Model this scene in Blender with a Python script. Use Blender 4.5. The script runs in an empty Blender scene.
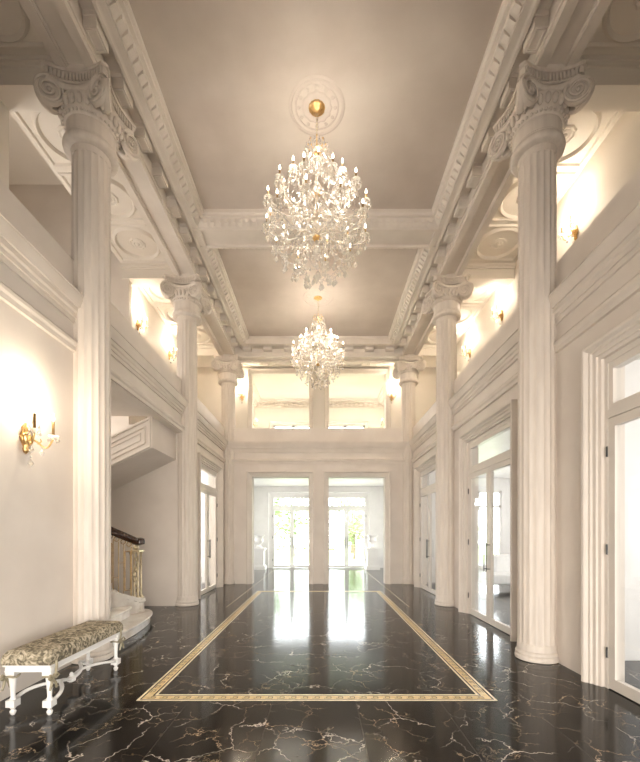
import bpy, bmesh, math, random
from mathutils import Vector, Matrix
R = math.radians
PI = math.pi
random.seed(7)
S = bpy.context.scene
COL = S.collection
X0 = -0.05                      # centre line of the hall

# ------------------------------------------------------------------ camera
cam_d = bpy.data.cameras.new('camera')
cam = bpy.data.objects.new('camera', cam_d)
COL.objects.link(cam)
cam.location = (0, 0, 1.5)
cam.rotation_euler = (R(90), 0, 0)
cam_d.sensor_fit = 'AUTO'
cam_d.sensor_width = 36
cam_d.lens = 395 / 762 * 36
cam_d.shift_y = (534 - 381) / 762
cam_d.shift_x = -0.0005
cam_d.clip_start = 0.05
cam_d.clip_end = 300
S.camera = cam

# ------------------------------------------------------------------ world, large lights, exposure
S.view_settings.view_transform = 'Standard'
S.view_settings.look = 'None'
S.view_settings.gamma = 1
S.view_settings.use_curve_mapping = False
S.view_settings.exposure = 1.15
W = bpy.data.worlds.new('sky')
S.world = W
W.use_nodes = True
wn = W.node_tree.nodes
wn['Background'].inputs[0].default_value = (0.93, 0.97, 1.0, 1)
wn['Background'].inputs[1].default_value = 7.5


def area(name, loc, rot, sx, sy, power, col=(1, 1, 1), portal=False, spread=180):
    l = bpy.data.lights.new(name, 'AREA')
    l.shape = 'RECTANGLE'
    l.size = sx
    l.size_y = sy
    l.energy = power
    l.color = col
    l.spread = R(spread)
    if portal:
        l.cycles.is_portal = True
    o = bpy.data.objects.new(name, l)
    COL.objects.link(o)
    o.location = loc
    o.rotation_euler = rot
    return o


FILL_COL = (1.0, 0.96, 0.91)
# added fill lights without a source, and daylight of the side rooms
area('fill_entrance', (X0, -2.6, 1.3), (R(84), 0, 0), 4.6, 2.2, 122, (1, .94, .87), spread=105)  # general hall fill added behind the camera, no window there
area('daylight_right_near', (7.1, 2.0, 2.0), (R(90), 0, R(90)), 4.5, 3.2, 125, (1, 1, 1))
area('daylight_right_far', (7.6, 9.5, 2.0), (R(90), 0, R(90)), 8.0, 3.0, 130, (1, 1, 1))
area('daylight_left_far', (-6.8, 10.6, 2.0), (R(90), 0, R(-90)), 4.0, 3.0, 180, (1, 1, 1))
area('fill_stair_hall', (-6.9, 6.0, 3.5), (R(90), 0, R(-90)), 1.8, 2.4, 70, FILL_COL)  # unseen lamp added to brighten the alcove and stairwell
area('portal_garden_left', (X0 - 1.215, 17.85, 1.6), (R(-90), 0, 0), 1.8, 3.2, 1, portal=True)
area('portal_garden_right', (X0 + 1.215, 17.85, 1.6), (R(-90), 0, 0), 1.8, 3.2, 1, portal=True)
area('fill_vestibule_left', (X0 - 3.35, 14.9, 1.8), (R(90), 0, R(-90)), 3.6, 3.0, 24)  # added out of view to brighten the vestibule, no side window
area('fill_vestibule_right', (X0 + 3.35, 14.9, 1.8), (R(90), 0, R(90)), 3.6, 3.0, 24)  # matching added fill on the other side, also without a window
area('fill_upper_room', (X0, 15.2, 7.05), (0, 0, 0), 3.6, 2.6, 30, (1, .93, .82))  # added under the ceiling to brighten this room


# ------------------------------------------------------------------ materials
def nm(name):
    m = bpy.data.materials.new(name)
    m.use_nodes = True
    nt = m.node_tree
    return m, nt, nt.nodes['Principled BSDF']


def mottled(name, c1, c2, rough=0.6, scale=3.0, stretch=(1, 1, 1), bump=0.0, bscale=40, metal=0.0, detail=5, lo=.35, hi=.65):
    m, nt, b = nm(name)
    N = nt.nodes.new
    L = nt.links.new
    tc = N('ShaderNodeTexCoord')
    mp = N('ShaderNodeMapping')
    mp.inputs['Scale'].default_value = stretch
    L(tc.outputs['Object'], mp.inputs['Vector'])
    no = N('ShaderNodeTexNoise')
    no.inputs['Scale'].default_value = scale
    no.inputs['Detail'].default_value = detail
    L(mp.outputs[0], no.inputs['Vector'])
    cr = N('ShaderNodeValToRGB')
    cr.color_ramp.elements[0].position = lo
    cr.color_ramp.elements[1].position = hi
    cr.color_ramp.elements[0].color = (*c1, 1)
    cr.color_ramp.elements[1].color = (*c2, 1)
    L(no.outputs['Fac'], cr.inputs[0])
    L(cr.outputs[0], b.inputs['Base Color'])
    b.inputs['Roughness'].default_value = rough
    b.inputs['Metallic'].default_value = metal
    if bump:
        n2 = N('ShaderNodeTexNoise')
        n2.inputs['Scale'].default_value = bscale
        L(mp.outputs[0], n2.inputs['Vector'])
        bp = N('ShaderNodeBump')
        bp.inputs['Strength'].default_value = bump
        bp.inputs['Distance'].default_value = 0.01
        L(n2.outputs['Fac'], bp.inputs['Height'])
        L(bp.outputs[0], b.inputs['Normal'])
    return m


M = {}
M['wall'] = mottled('limewashed plaster', (.68, .61, .54), (.74, .672, .60), .62, 1.6)
M['stone'] = mottled('column stone', (.64, .565, .49), (.705, .63, .55), .5, 6, (3, 3, .35), .06, 30)
M['plaster'] = mottled('moulded plaster', (.66, .59, .515), (.72, .65, .575), .6, 2.2)
M['ceil'] = mottled('painted ceiling', (.47, .395, .335), (.60, .525, .455), .65, .9, detail=6, lo=.3, hi=.7)
M['gceil'] = mottled('gallery ceiling', (.70, .64, .56), (.74, .68, .60), .65, 1.2)
M['white'] = mottled('white paint', (.78, .76, .73), (.83, .81, .78), .4, 3)
M['door'] = mottled('door paint', (.66, .60, .53), (.71, .65, .58), .38, 2)
M['marble'] = mottled('white marble', (.66, .60, .53), (.80, .76, .70), .25, 3.5, (1, 1, 1), lo=.4, hi=.55, detail=8)
M['gold'] = mottled('aged gold', (.55, .33, .12), (.80, .55, .25), .28, 25, metal=1.0)
M['brass'] = mottled('dull brass', (.25, .16, .07), (.42, .28, .12), .4, 20, metal=1.0)
M['palegold'] = mottled('pale gold', (.55, .45, .28), (.74, .64, .44), .35, 20, metal=.55)
M['wood'] = mottled('dark polished wood', (.030, .014, .008), (.075, .035, .02), .22, 4, (1, 12, 12))
M['black'] = mottled('black iron', (.012, .011, .01), (.025, .023, .02), .35, 20)
M['dark'] = mottled('dark inlay', (.02, .016, .012), (.04, .03, .022), .2, 20)
M['keyline'] = mottled('brown inlay', (.09, .055, .025), (.15, .09, .04), .3, 12)
M['cream'] = mottled('cream inlay', (.86, .74, .50), (.93, .83, .60), .25, 12)
M['key'] = mottled('gold inlay', (.80, .61, .32), (.90, .72, .42), .25, 18)
M['sofa'] = mottled('white upholstery', (.75, .74, .72), (.82, .81, .79), .9, 20, bump=.1, bscale=120)
M['leaf'] = mottled('leaf green', (.14, .19, .085), (.34, .40, .22), .6, 2)
M['bark'] = mottled('bark', (.10, .075, .05), (.2, .15, .11), .9, 9, bump=.3)
M['grass'] = mottled('lawn', (.35, .46, .18), (.46, .56, .26), .9, 1.5)
M['ribbon'] = mottled('olive ribbon', (.26, .22, .14), (.36, .32, .22), .6, 15)


def mk_fabric():
    m, nt, b = nm('foliate damask')
    N, L = nt.nodes.new, nt.links.new
    tc = N('ShaderNodeTexCoord')
    no = N('ShaderNodeTexNoise')
    no.inputs['Scale'].default_value = 20
    no.inputs['Detail'].default_value = 3
    no.inputs['Distortion'].default_value = 1.6
    L(tc.outputs['Object'], no.inputs['Vector'])
    cr = N('ShaderNodeValToRGB')
    e = cr.color_ramp.elements
    e[0].position = .40
    e[0].color = (.11, .092, .062, 1)
    e[1].position = .62
    e[1].color = (.50, .43, .32, 1)
    k = e.new(.5)
    k.color = (.27, .23, .155, 1)
    L(no.outputs['Fac'], cr.inputs[0])
    L(cr.outputs[0], b.inputs['Base Color'])
    b.inputs['Roughness'].default_value = .85
    return m


M['fabric'] = mk_fabric()


def mk_glass(name, tint, refl):
    m = bpy.data.materials.new(name)
    m.use_nodes = True
    nt = m.node_tree
    nt.nodes.clear()
    N, L = nt.nodes.new, nt.links.new
    out = N('ShaderNodeOutputMaterial')
    mx = N('ShaderNodeMixShader')
    tr = N('ShaderNodeBsdfTransparent')
    tr.inputs[0].default_value = (*tint, 1)
    gl = N('ShaderNodeBsdfGlossy')
    gl.inputs['Roughness'].default_value = .02
    lw = N('ShaderNodeLayerWeight')
    lw.inputs['Blend'].default_value = .5
    pw = N('ShaderNodeMath')
    pw.operation = 'POWER'
    L(lw.outputs['Facing'], pw.inputs[0])
    pw.inputs[1].default_value = 3.5
    ma = N('ShaderNodeMath')
    ma.operation = 'MULTIPLY_ADD'
    L(pw.outputs[0], ma.inputs[0])
    ma.inputs[1].default_value = refl
    ma.inputs[2].default_value = .035
    L(ma.outputs[0], mx.inputs[0])
    L(tr.outputs[0], mx.inputs[1])
    L(gl.outputs[0], mx.inputs[2])
    L(mx.outputs[0], out.inputs[0])
    return m


M['glass'] = mk_glass('window glass', (.985, .99, .99), .45)


def mk_crystal():
    m = bpy.data.materials.new('cut crystal')
    m.use_nodes = True
    nt = m.node_tree
    nt.nodes.clear()
    N, L = nt.nodes.new, nt.links.new
    out = N('ShaderNodeOutputMaterial')
    mx = N('ShaderNodeMixShader')
    mx2 = N('ShaderNodeMixShader')
    tr = N('ShaderNodeBsdfTransparent')
    tr.inputs[0].default_value = (.97, .96, .94, 1)
    gl = N('ShaderNodeBsdfGlossy')
    gl.inputs['Roughness'].default_value = .06
    gl.inputs['Color'].default_value = (1, .98, .95, 1)
    tl = N('ShaderNodeBsdfTranslucent')
    tl.inputs['Color'].default_value = (1, .97, .92, 1)
    lw = N('ShaderNodeLayerWeight')
    lw.inputs['Blend'].default_value = .68
    L(lw.outputs['Facing'], mx.inputs[0])
    L(tr.outputs[0], mx.inputs[1])
    L(gl.outputs[0], mx.inputs[2])
    mx2.inputs[0].default_value = .4
    L(mx.outputs[0], mx2.inputs[1])
    L(tl.outputs[0], mx2.inputs[2])
    L(mx2.outputs[0], out.inputs[0])
    return m


M['crystal'] = mk_crystal()


def mk_emit(name, col, s):
    m, nt, b = nm(name)
    b.inputs['Base Color'].default_value = (.9, .85, .75, 1)
    b.inputs['Emission Color'].default_value = (*col, 1)
    b.inputs['Emission Strength'].default_value = s
    return m


M['bulb'] = mk_emit('lit candle bulb', (1, .88, .68), 6)
M['bulb'].cycles.emission_sampling = 'NONE'


def mk_floor():
    m, nt, b = nm('black veined marble')
    N, L = nt.nodes.new, nt.links.new

    def math_(op, a, bb=None, c=None):
        n = N('ShaderNodeMath')
        n.operation = op
        for i, v in enumerate((a, bb, c)):
            if v is None:
                continue
            if isinstance(v, (int, float)):
                n.inputs[i].default_value = v
            else:
                L(v, n.inputs[i])
        return n.outputs[0]
    geo = N('ShaderNodeNewGeometry')
    sp = N('ShaderNodeSeparateXYZ')
    L(geo.outputs['Position'], sp.inputs[0])
    T = .75
    u = math_('DIVIDE', math_('ADD', sp.outputs[0], 15 - .32), T)
    v = math_('DIVIDE', math_('ADD', sp.outputs[1], 15 - .07), T * 1.0)
    fu, fv = math_('FRACT', u), math_('FRACT', v)
    iu, iv = math_('FLOOR', u), math_('FLOOR', v)
    cid = N('ShaderNodeCombineXYZ')
    L(iu, cid.inputs[0])
    L(iv, cid.inputs[1])
    wnz = N('ShaderNodeTexWhiteNoise')
    wnz.noise_dimensions = '3D'
    L(cid.outputs[0], wnz.inputs['Vector'])
    off = N('ShaderNodeVectorMath')
    off.operation = 'SCALE'
    off.inputs['Scale'].default_value = 7.0
    L(wnz.outputs['Color'], off.inputs[0])
    pos = N('ShaderNodeVectorMath')
    pos.operation = 'ADD'
    L(geo.outputs['Position'], pos.inputs[0])
    L(off.outputs[0], pos.inputs[1])

    def veins(scale, dist, width, mlo, mhi, mscale, detail=4):
        no = N('ShaderNodeTexNoise')
        no.inputs['Scale'].default_value = scale * 1.7
        no.inputs['Detail'].default_value = detail
        no.inputs['Roughness'].default_value = .62
        L(pos.outputs[0], no.inputs['Vector'])
        sc = N('ShaderNodeVectorMath')
        sc.operation = 'SCALE'
        sc.inputs['Scale'].default_value = dist
        L(no.outputs['Color'], sc.inputs[0])
        ad = N('ShaderNodeVectorMath')
        ad.operation = 'ADD'
        L(pos.outputs[0], ad.inputs[0])
        L(sc.outputs[0], ad.inputs[1])
        vo = N('ShaderNodeTexVoronoi')
        vo.feature = 'DISTANCE_TO_EDGE'
        vo.inputs['Scale'].default_value = scale
        L(ad.outputs[0], vo.inputs['Vector'])
        mr = N('ShaderNodeMapRange')
        mr.inputs['From Min'].default_value = 0
        mr.inputs['From Max'].default_value = width
        mr.inputs['To Min'].default_value = 1
        mr.inputs['To Max'].default_value = 0
        L(vo.outputs['Distance'], mr.inputs['Value'])
        nk = N('ShaderNodeTexNoise')
        nk.inputs['Scale'].default_value = mscale
        nk.inputs['Detail'].default_value = 2
        L(pos.outputs[0], nk.inputs['Vector'])
        mk = N('ShaderNodeMapRange')
        mk.inputs['From Min'].default_value = mlo
        mk.inputs['From Max'].default_value = mhi
        L(nk.outputs['Fac'], mk.inputs['Value'])
        return math_('MULTIPLY', mr.outputs[0], mk.outputs[0])
    v1 = veins(2.0, .34, .011, .42, .62, 2.1)
    v2 = veins(3.9, .22, .016, .45, .68, 2.6)
    v3 = veins(7.0, .14, .018, .56, .80, 2.4)
    base = N('ShaderNodeTexNoise')
    base.inputs['Scale'].default_value = 3
    base.inputs['Detail'].default_value = 6
    L(pos.outputs[0], base.inputs['Vector'])
    cr = N('ShaderNodeValToRGB')
    cr.color_ramp.elements[0].position = .35
    cr.color_ramp.elements[1].position = .75
    cr.color_ramp.elements[0].color = (.0016, .0013, .0011, 1)
    cr.color_ramp.elements[1].color = (.0065, .005, .0042, 1)
    L(base.outputs['Fac'], cr.inputs[0])
    last = cr.outputs[0]
    for fac, colr in ((v3, (.19, .12, .065, 1)), (v2, (.50, .37, .24, 1)), (v1, (.74, .66, .56, 1))):
        mx = N('ShaderNodeMix')
        mx.data_type = 'RGBA'
        L(fac, mx.inputs[0])
        L(last, mx.inputs[6])
        mx.inputs[7].default_value = colr
        last = mx.outputs[2]
    ju = math_('GREATER_THAN', math_('ABSOLUTE', math_('SUBTRACT', fu, .5)), .4962)
    jv = math_('GREATER_THAN', math_('ABSOLUTE', math_('SUBTRACT', fv, .5)), .4962)
    jj = math_('MAXIMUM', ju, math_('MULTIPLY', jv, .6))
    mx = N('ShaderNodeMix')
    mx.data_type = 'RGBA'
    L(math_('MULTIPLY', jj, .55), mx.inputs[0])
    L(last, mx.inputs[6])
    mx.inputs[7].default_value = (.10, .085, .07, 1)
    L(mx.outputs[2], b.inputs['Base Color'])
    b.inputs['Roughness'].default_value = .13
    b.inputs['IOR'].default_value = 1.40
    return m


M['floor'] = mk_floor()


# ------------------------------------------------------------------ mesh helpers
def box(bm, x0, x1, y0, y1, z0, z1):
    if x0 > x1: x0, x1 = x1, x0
    if y0 > y1: y0, y1 = y1, y0
    v = [bm.verts.new((x, y, z)) for z in (z0, z1) for y in (y0, y1) for x in (x0, x1)]
    for f in ((0, 2, 3, 1), (4, 5, 7, 6), (0, 1, 5, 4), (2, 6, 7, 3), (0, 4, 6, 2), (1, 3, 7, 5)):
        bm.faces.new([v[i] for i in f])


def lathe(bm, prof, c=(0, 0, 0), seg=32, mod=None, cap=True):
    rings = []
    for r, z in prof:
        ring = []
        for i in range(seg):
            a = 2 * PI * i / seg
            rr = r * (mod(a, z) if mod else 1)
            ring.append(bm.verts.new((c[0] + rr * math.cos(a), c[1] + rr * math.sin(a), c[2] + z)))
        rings.append(ring)
    for a, b in zip(rings, rings[1:]):
        for i in range(seg):
            j = (i + 1) % seg
            bm.faces.new((a[i], a[j], b[j], b[i]))
    if cap:
        bm.faces.new(list(reversed(rings[0])))
        bm.faces.new(rings[-1])


def tube(bm, pts, r, seg=8, cap=True, flat=1.0):
    pts = [Vector(p) for p in pts]
    n = len(pts)
    rs = r if isinstance(r, (list, tuple)) else [r] * n
    rings = []
    up = Vector((0, 0, 1))
    prev = None
    for i, p in enumerate(pts):
        t = (pts[min(i + 1, n - 1)] - pts[max(i - 1, 0)])
        if t.length < 1e-9: t = Vector((0, 0, 1))
        t.normalize()
        if prev is None:
            a = up.cross(t)
            if a.length < .05: a = Vector((1, 0, 0)).cross(t)
        else:
            a = prev - t * prev.dot(t)
        a.normalize()
        prev = a
        b = t.cross(a)
        rings.append([bm.verts.new(p + (a * math.cos(2 * PI * k / seg) + b * flat * math.sin(2 * PI * k / seg)) * rs[i]) for k in range(seg)])
    for a, b in zip(rings, rings[1:]):
        for i in range(seg):
            j = (i + 1) % seg
            bm.faces.new((a[i], a[j], b[j], b[i]))
    if cap:
        bm.faces.new(list(reversed(rings[0])))
        bm.faces.new(rings[-1])


def sweep(bm, pts, prof, bdir, closed=False):
    """prof: closed polygon of (a, b): a to the side bdir x t of the path, b along bdir; mitred corners."""
    pts = [Vector(p) for p in pts]
    bd = Vector(bdir).normalized()
    n = len(pts)
    rings = []
    for i, p in enumerate(pts):
        ts = []
        if closed or i > 0: ts.append((p - pts[i - 1]).normalized())
        if closed or i < n - 1: ts.append((pts[(i + 1) % n] - p).normalized())
        ns = [bd.cross(t) for t in ts]
        nn = sum(ns, Vector()).normalized()
        k = 1 / max(.2, nn.dot(ns[0]))
        rings.append([bm.verts.new(p + nn * (a * k) + bd * b) for a, b in prof])
    m = len(prof)
    idx = list(range(n)) + ([0] if closed else [])
    for q in range(len(idx) - 1):
        a, b = rings[idx[q]], rings[idx[q + 1]]
        for i in range(m):
            j = (i + 1) % m
            bm.faces.new((a[i], a[j], b[j], b[i]))
    if not closed:
        bm.faces.new(list(reversed(rings[0])))
        bm.faces.new(rings[-1])


def prism(bm, poly, z0, z1):
    a = [bm.verts.new((x, y, z0)) for x, y in poly]
    b = [bm.verts.new((x, y, z1)) for x, y in poly]
    n = len(poly)
    bm.faces.new(list(reversed(a)))
    bm.faces.new(b)
    for i in range(n):
        j = (i + 1) % n
        bm.faces.new((a[i], a[j], b[j], b[i]))


def blob(bm, c, rx, ry, rz, u=8, v=6):
    g = bmesh.ops.create_uvsphere(bm, u_segments=u, v_segments=v, radius=1)
    for w in g['verts']:
        w.co = Vector((c[0] + w.co.x * rx, c[1] + w.co.y * ry, c[2] + w.co.z * rz))


def octa(bm, c, r, zt, zb, n=5):
    ring = [bm.verts.new((c[0] + r * math.cos(2 * PI * i / n), c[1] + r * math.sin(2 * PI * i / n), c[2])) for i in range(n)]
    t = bm.verts.new((c[0], c[1], c[2] + zt))
    b = bm.verts.new((c[0], c[1], c[2] - zb))
    for i in range(n):
        j = (i + 1) % n
        bm.faces.new((ring[i], ring[j], t))
        bm.faces.new((ring[j], ring[i], b))


def mesh(name, fn, mat, smooth=None, bevel=0.0):
    bm = bmesh.new()
    fn(bm)
    bmesh.ops.recalc_face_normals(bm, faces=bm.faces)
    me = bpy.data.meshes.new(name)
    bm.to_mesh(me)
    bm.free()
    me.materials.append(M[mat] if isinstance(mat, str) else mat)
    if smooth:
        me.polygons.foreach_set('use_smooth', [True] * len(me.polygons))
        try:
            me.set_sharp_from_angle(angle=R(smooth))
        except Exception:
            pass
    return me


def obj(name, fn, mat, parent=None, smooth=None, bevel=0.0, loc=None, label=None):
    me = fn if isinstance(fn, bpy.types.Mesh) else mesh(name, fn, mat, smooth)
    o = bpy.data.objects.new(name, me)
    COL.objects.link(o)
    if parent: o.parent = parent
    if loc is not None: o.location = loc
    if label: o['label'] = label
    if bevel:
        b = o.modifiers.new('bevel', 'BEVEL')
        b.width = bevel
        b.segments = 2
        b.limit_method = 'ANGLE'
        b.angle_limit = R(40)
    return o


def tag(o, label, cat, group=None, kind=None):
    if label: o['label'] = label
    if cat: o['category'] = cat
    if group: o['group'] = group
    if kind: o['kind'] = kind
    return o


def thing(name, label, cat, loc=(0, 0, 0), rz=0, group=None, kind=None):
    o = bpy.data.objects.new(name, None)
    o.empty_display_size = .1
    COL.objects.link(o)
    o.location = loc
    o.rotation_euler = (0, 0, rz)
    return tag(o, label, cat, group, kind)


def copy_tree(o, parent=None):
    c = o.copy()
    COL.objects.link(c)
    if parent: c.parent = parent
    for ch in list(o.children):
        copy_tree(ch, c)
    return c


def struct(name, fn, mat, label=None, cat=None, smooth=None):
    o = obj(name, fn, mat, None, smooth)
    o['kind'] = 'structure'
    if label: o['label'] = label
    if cat: o['category'] = cat
    return o


def light(name, loc, power, col=(1, .86, .68), radius=.04, parent=None):
    l = bpy.data.lights.new(name, 'POINT')
    l.energy = power
    l.color = col
    l.shadow_soft_size = radius
    o = bpy.data.objects.new(name, l)
    COL.objects.link(o)
    o.location = loc
    if parent: o.parent = parent
    return o


# ------------------------------------------------------------------ dimensions
WF = 2.82                     # wall face, from the centre line
CX = 2.70                     # column axes
CY = [4.77, 8.37, 11.97]
PT = 4.68                     # parapet top
ARC = 6.77                    # architrave soffit
CEI = 7.22                    # main ceiling
GC = 7.20                     # gallery ceiling
GX = 4.15                     # gallery outer wall
BY = 11.88                    # back wall face
DOORS = [2.98, 6.57, 10.17]
OW, OH = .90, 3.22            # half width and height of the door openings
Y0 = -3.0


def XL(d): return X0 - d
def XR(d): return X0 + d


# ------------------------------------------------------------------ floor
struct('floor', lambda b: box(b, -8.0, 8.6, Y0, 17.75, -.1, 0), 'floor', 'black marble floor with white and gold veins', 'floor')

# inlaid border
fb = thing('floor_border', 'long rectangular gold key-pattern border inlaid in the black marble floor', 'floor inlay', (X0 + .018, 6.97, 0))


def rect(hx, hy, z=0): return [(-hx, -hy, z), (hx, -hy, z), (hx, hy, z), (-hx, hy, z)]


def strip(o, i, z):
    return lambda b: sweep(b, rect(1.625, 3.42), [(o, 0), (i, 0), (i, z), (o, z)], (0, 0, 1), True)


obj('dark_ground', strip(-.002, .142, .0016), 'dark', fb, label='thin dark lines of the border')
obj('outer_strip', strip(0, .020, .003), 'cream', fb, label='cream outer strip')
obj('inner_strip', strip(.120, .14, .003), 'cream', fb, label='cream inner strip')
obj('key_band', strip(.036, .104, .003), 'key', fb, label='wide gold band')


def keys(b):
    for (p, d, n, ln) in (((-1.555, -3.35), (1, 0), (0, 1), 3.11), ((-1.555, 3.35), (1, 0), (0, -1), 3.11),
                          ((-1.555, -3.25), (0, 1), (1, 0), 6.5), ((1.555, -3.25), (0, 1), (-1, 0), 6.5)):
        k = int(ln / .105)
        for i in range(k):
            s = (i + .5) * ln / k
            for (ds0, ds1, dn0, dn1) in ((-.042, .026, -.024, -.016), (.018, .026, -.024, .016), (-.02, .026, .008, .016), (-.02, -.012, -.006, .016)):
                xs = [p[0] + d[0] * (s + q) + n[0] * w for q in (ds0, ds1) for w in (dn0, dn1)]
                ys = [p[1] + d[1] * (s + q) + n[1] * w for q in (ds0, ds1) for w in (dn0, dn1)]
                box(b, min(xs), max(xs), min(ys), max(ys), .0025, .0042)


obj('greek_key', keys, 'keyline', fb, label='brown meander ornament')
for sx, w in ((-1, 'left'), (1, 'right')):
    tag(obj('joint_reflection', lambda b: box(b, -.004, .004, 0, 9.4, 0, .003), 'cream', None, loc=(X0 + sx * 1.875, 8.1, 0)),  # tile joint; its bright reflection far off is put into the cream colour
        'pale painted reflection along a floor joint just outside the %s long side of the gold border' % w, 'floor inlay', 'thin floor lines')


# ------------------------------------------------------------------ walls of the hall
def wall_right(b):
    x0, x1 = XR(WF), XR(WF + .22)
    ys = [Y0]
    for c in DOORS: ys += [c - OW, c + OW]
    ys.append(12.25)
    for i in range(0, len(ys), 2):
        box(b, x0, x1, ys[i], ys[i + 1], 0, 3.6)
    for c in DOORS: box(b, x0, x1, c - OW, c + OW, OH, 3.6)
    box(b, x0, x1, Y0, 12.25, 3.6, PT)


struct('wall_right', wall_right, 'wall')


def wall_left(b):
    x0, x1 = XL(WF + .22), XL(WF)
    box(b, x0, x1, Y0, 5.0, 0, 3.6)
    box(b, x0, x1, 8.23, DOORS[2] - OW, 0, 3.6)
    box(b, x0, x1, DOORS[2] + OW, 12.25, 0, 3.6)
    box(b, x0, x1, DOORS[2] - OW, DOORS[2] + OW, OH, 3.6)
    box(b, x0, x1, Y0, 12.25, 3.6, PT)


struct('wall_left', wall_left, 'wall')

OI, OO = .30, 2.0             # openings of the back wall


def wall_back(b):
    y0, y1 = BY, BY + .34
    box(b, XL(WF + .2), XL(OO), y0, y1, 0, 3.6)
    box(b, XR(OO), XR(WF + .2), y0, y1, 0, 3.6)
    box(b, XL(OI), XR(OI), y0, y1, 0, 3.6)
    box(b, XL(OO), XL(OI), y0, y1, OH, 3.6)
    box(b, XR(OI), XR(OO), y0, y1, OH, 3.6)
    box(b, XL(WF + .2), XR(WF + .2), y0, y0 + .2, 3.6, PT)


struct('wall_back', wall_back, 'wall')
struct('wall_entrance', lambda b: box(b, -8, 8.6, Y0 - .2, Y0, 0, 9), 'wall')

# entablature mouldings of the walls (profile: height, projection)
UP = [(3.95, 0), (3.95, .03), (4.00, .035), (4.00, .055), (4.045, .06), (4.06, .085), (4.11, .09), (4.11, .115), (4.15, .13), (4.19, .155), (4.235, .16), (4.235, .175), (4.25, .175), (4.27, 0)]
LO = [(3.61, 0), (3.61, .045), (3.66, .05), (3.68, .075), (3.71, .08), (3.735, .055), (3.755, .03), (3.755, 0)]


def mould(side):
    def f(b):
        for pr in (UP, LO):
            if side == 'right':
                sweep(b, [(XR(WF), Y0, 0), (XR(WF), BY + .02, 0)], [(p * .8 + 0, z) for z, p in pr] if False else [(p * .8, z) for z, p in pr], (0, 0, 1))
            elif side == 'left':
                sweep(b, [(XL(WF), BY + .02, 0), (XL(WF), Y0, 0)], [(p * .8, z) for z, p in pr], (0, 0, 1))
            else:
                sweep(b, [(XR(WF), BY, 0), (XL(WF), BY, 0)], [(p * .8, z) for z, p in pr], (0, 0, 1))
    return f


for i, s_ in enumerate(('left', 'right', 'back')):
    struct('trim_%d' % (i + 1), mould(s_), 'plaster', smooth=25)


# ------------------------------------------------------------------ door unit (front faces local -y)
CAS = [(0, 0), (0, .012), (.03, .02), (.036, .04), (.075, .045), (.082, .065), (.105, .07), (.112, .09), (.125, .105), (.15, .11), (.16, .10), (.16, 0)]


def casing_fn(hw, h, depth=1.0):
    return lambda b: sweep(b, [(-hw, 0, 0), (-hw, 0, h), (hw, 0, h), (hw, 0, 0)], [(a, bb * depth) for a, bb in CAS], (0, -1, 0))


def make_door(name, loc, rz, label, cat='door', mat='door'):
    t = thing(name, label, cat, loc, rz, kind='structure')
    obj('casing', casing_fn(OW, OH), 'plaster' if mat == 'door' else mat, t, 25)

    def frame(b):
        y0, y1 = .02, .12
        box(b, -OW + .001, -OW + .045, y0, y1, 0, OH - .002)
        box(b, OW - .045, OW - .001, y0, y1, 0, OH - .002)
        w = OW - .045
        box(b, -w, w, y0, y1, OH - .06, OH - .002)
        box(b, -w, w, y0, y1, 2.62, 2.70)
        for s in (-1, 1):
            box(b, s * w, s * (OW - .10), y0 + .01, y1 - .01, 2.70, OH - .06)
        box(b, -OW + .10, OW - .10, y0 + .01, y1 - .01, 2.70, 2.75)
        box(b, -OW + .10, OW - .10, y0 + .01, y1 - .01, OH - .13, OH - .06)
    obj('frame', frame, mat, t)
    obj('transom_pane', lambda b: box(b, -OW + .1, OW - .1, .06, .068, 2.75, OH - .13), 'glass', t)
    for s in (-1, 1):
        a0, a1 = .003, OW - .047

        def leaf(b, s=s):
            y0, y1 = .025, .075
            box(b, s * a0, s * (a0 + .085), y0, y1, .01, 2.615)
            box(b, s * (a1 - .085), s * a1, y0, y1, .01, 2.615)
            box(b, s * (a0 + .085), s * (a1 - .085), y0, y1, .01, .115)
            box(b, s * (a0 + .085), s * (a1 - .085), y0, y1, 2.53, 2.615)
        lf = obj('door_leaf', leaf, mat, t)
        obj('glass_pane', lambda b, s=s: box(b, s * (a0 + .085), s * (a1 - .085), .046, .054, .115, 2.53), 'glass', lf)

        def handle(b, s=s):
            x = s * .045
            tube(b, [(x, -.03, .88), (x, -.03, 1.36)], .009, 8)
            for z in (.92, 1.32): tube(b, [(x, -.03, z), (x, .03, z)], .008, 6)
        obj('handle', handle, 'black', lf, 40)
        for z in (.35, 1.35, 2.3):
            obj('hinge', lambda b, s=s, z=z: tube(b, [(s * (a1 + .004), .012, z - .05), (s * (a1 + .004), .012, z + .05)], .009, 8), 'black', lf, 40)
    return t


dn = ['double glazed door with transom in the right wall, nearest to the camera, opening on a bright white room',
      'double glazed door with transom and black bar handles between the first two columns of the right wall',
      'double glazed door with transom in the right wall, beside the far right corner column']
for i, c in enumerate(DOORS):
    make_door('door_%d' % (i + 1), (XR(WF), c, 0), R(-90), dn[i])
make_door('door_4', (XL(WF), DOORS[2], 0), R(90), 'double glazed door with transom in the left wall, just past the staircase alcove')
make_door('window_1', (X0 - 1.215, 17.5, 0), 0, 'tall glazed garden window left of the central pier, beyond the left opening', 'window', 'white')
make_door('window_2', (X0 + 1.215, 17.5, 0), 0, 'tall glazed garden window right of the central pier, beyond the right opening', 'window', 'white')


def casing_back(c):
    return lambda b: sweep(b, [(X0 + c - .85, BY, 0), (X0 + c - .85, BY, OH), (X0 + c + .85, BY, OH), (X0 + c + .85, BY, 0)],
                           [(a, bb) for a, bb in CAS], (0, -1, 0))


struct('trim_4', casing_back(-1.15), 'plaster', smooth=25)
struct('trim_5', casing_back(1.15), 'plaster', smooth=25)

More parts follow.
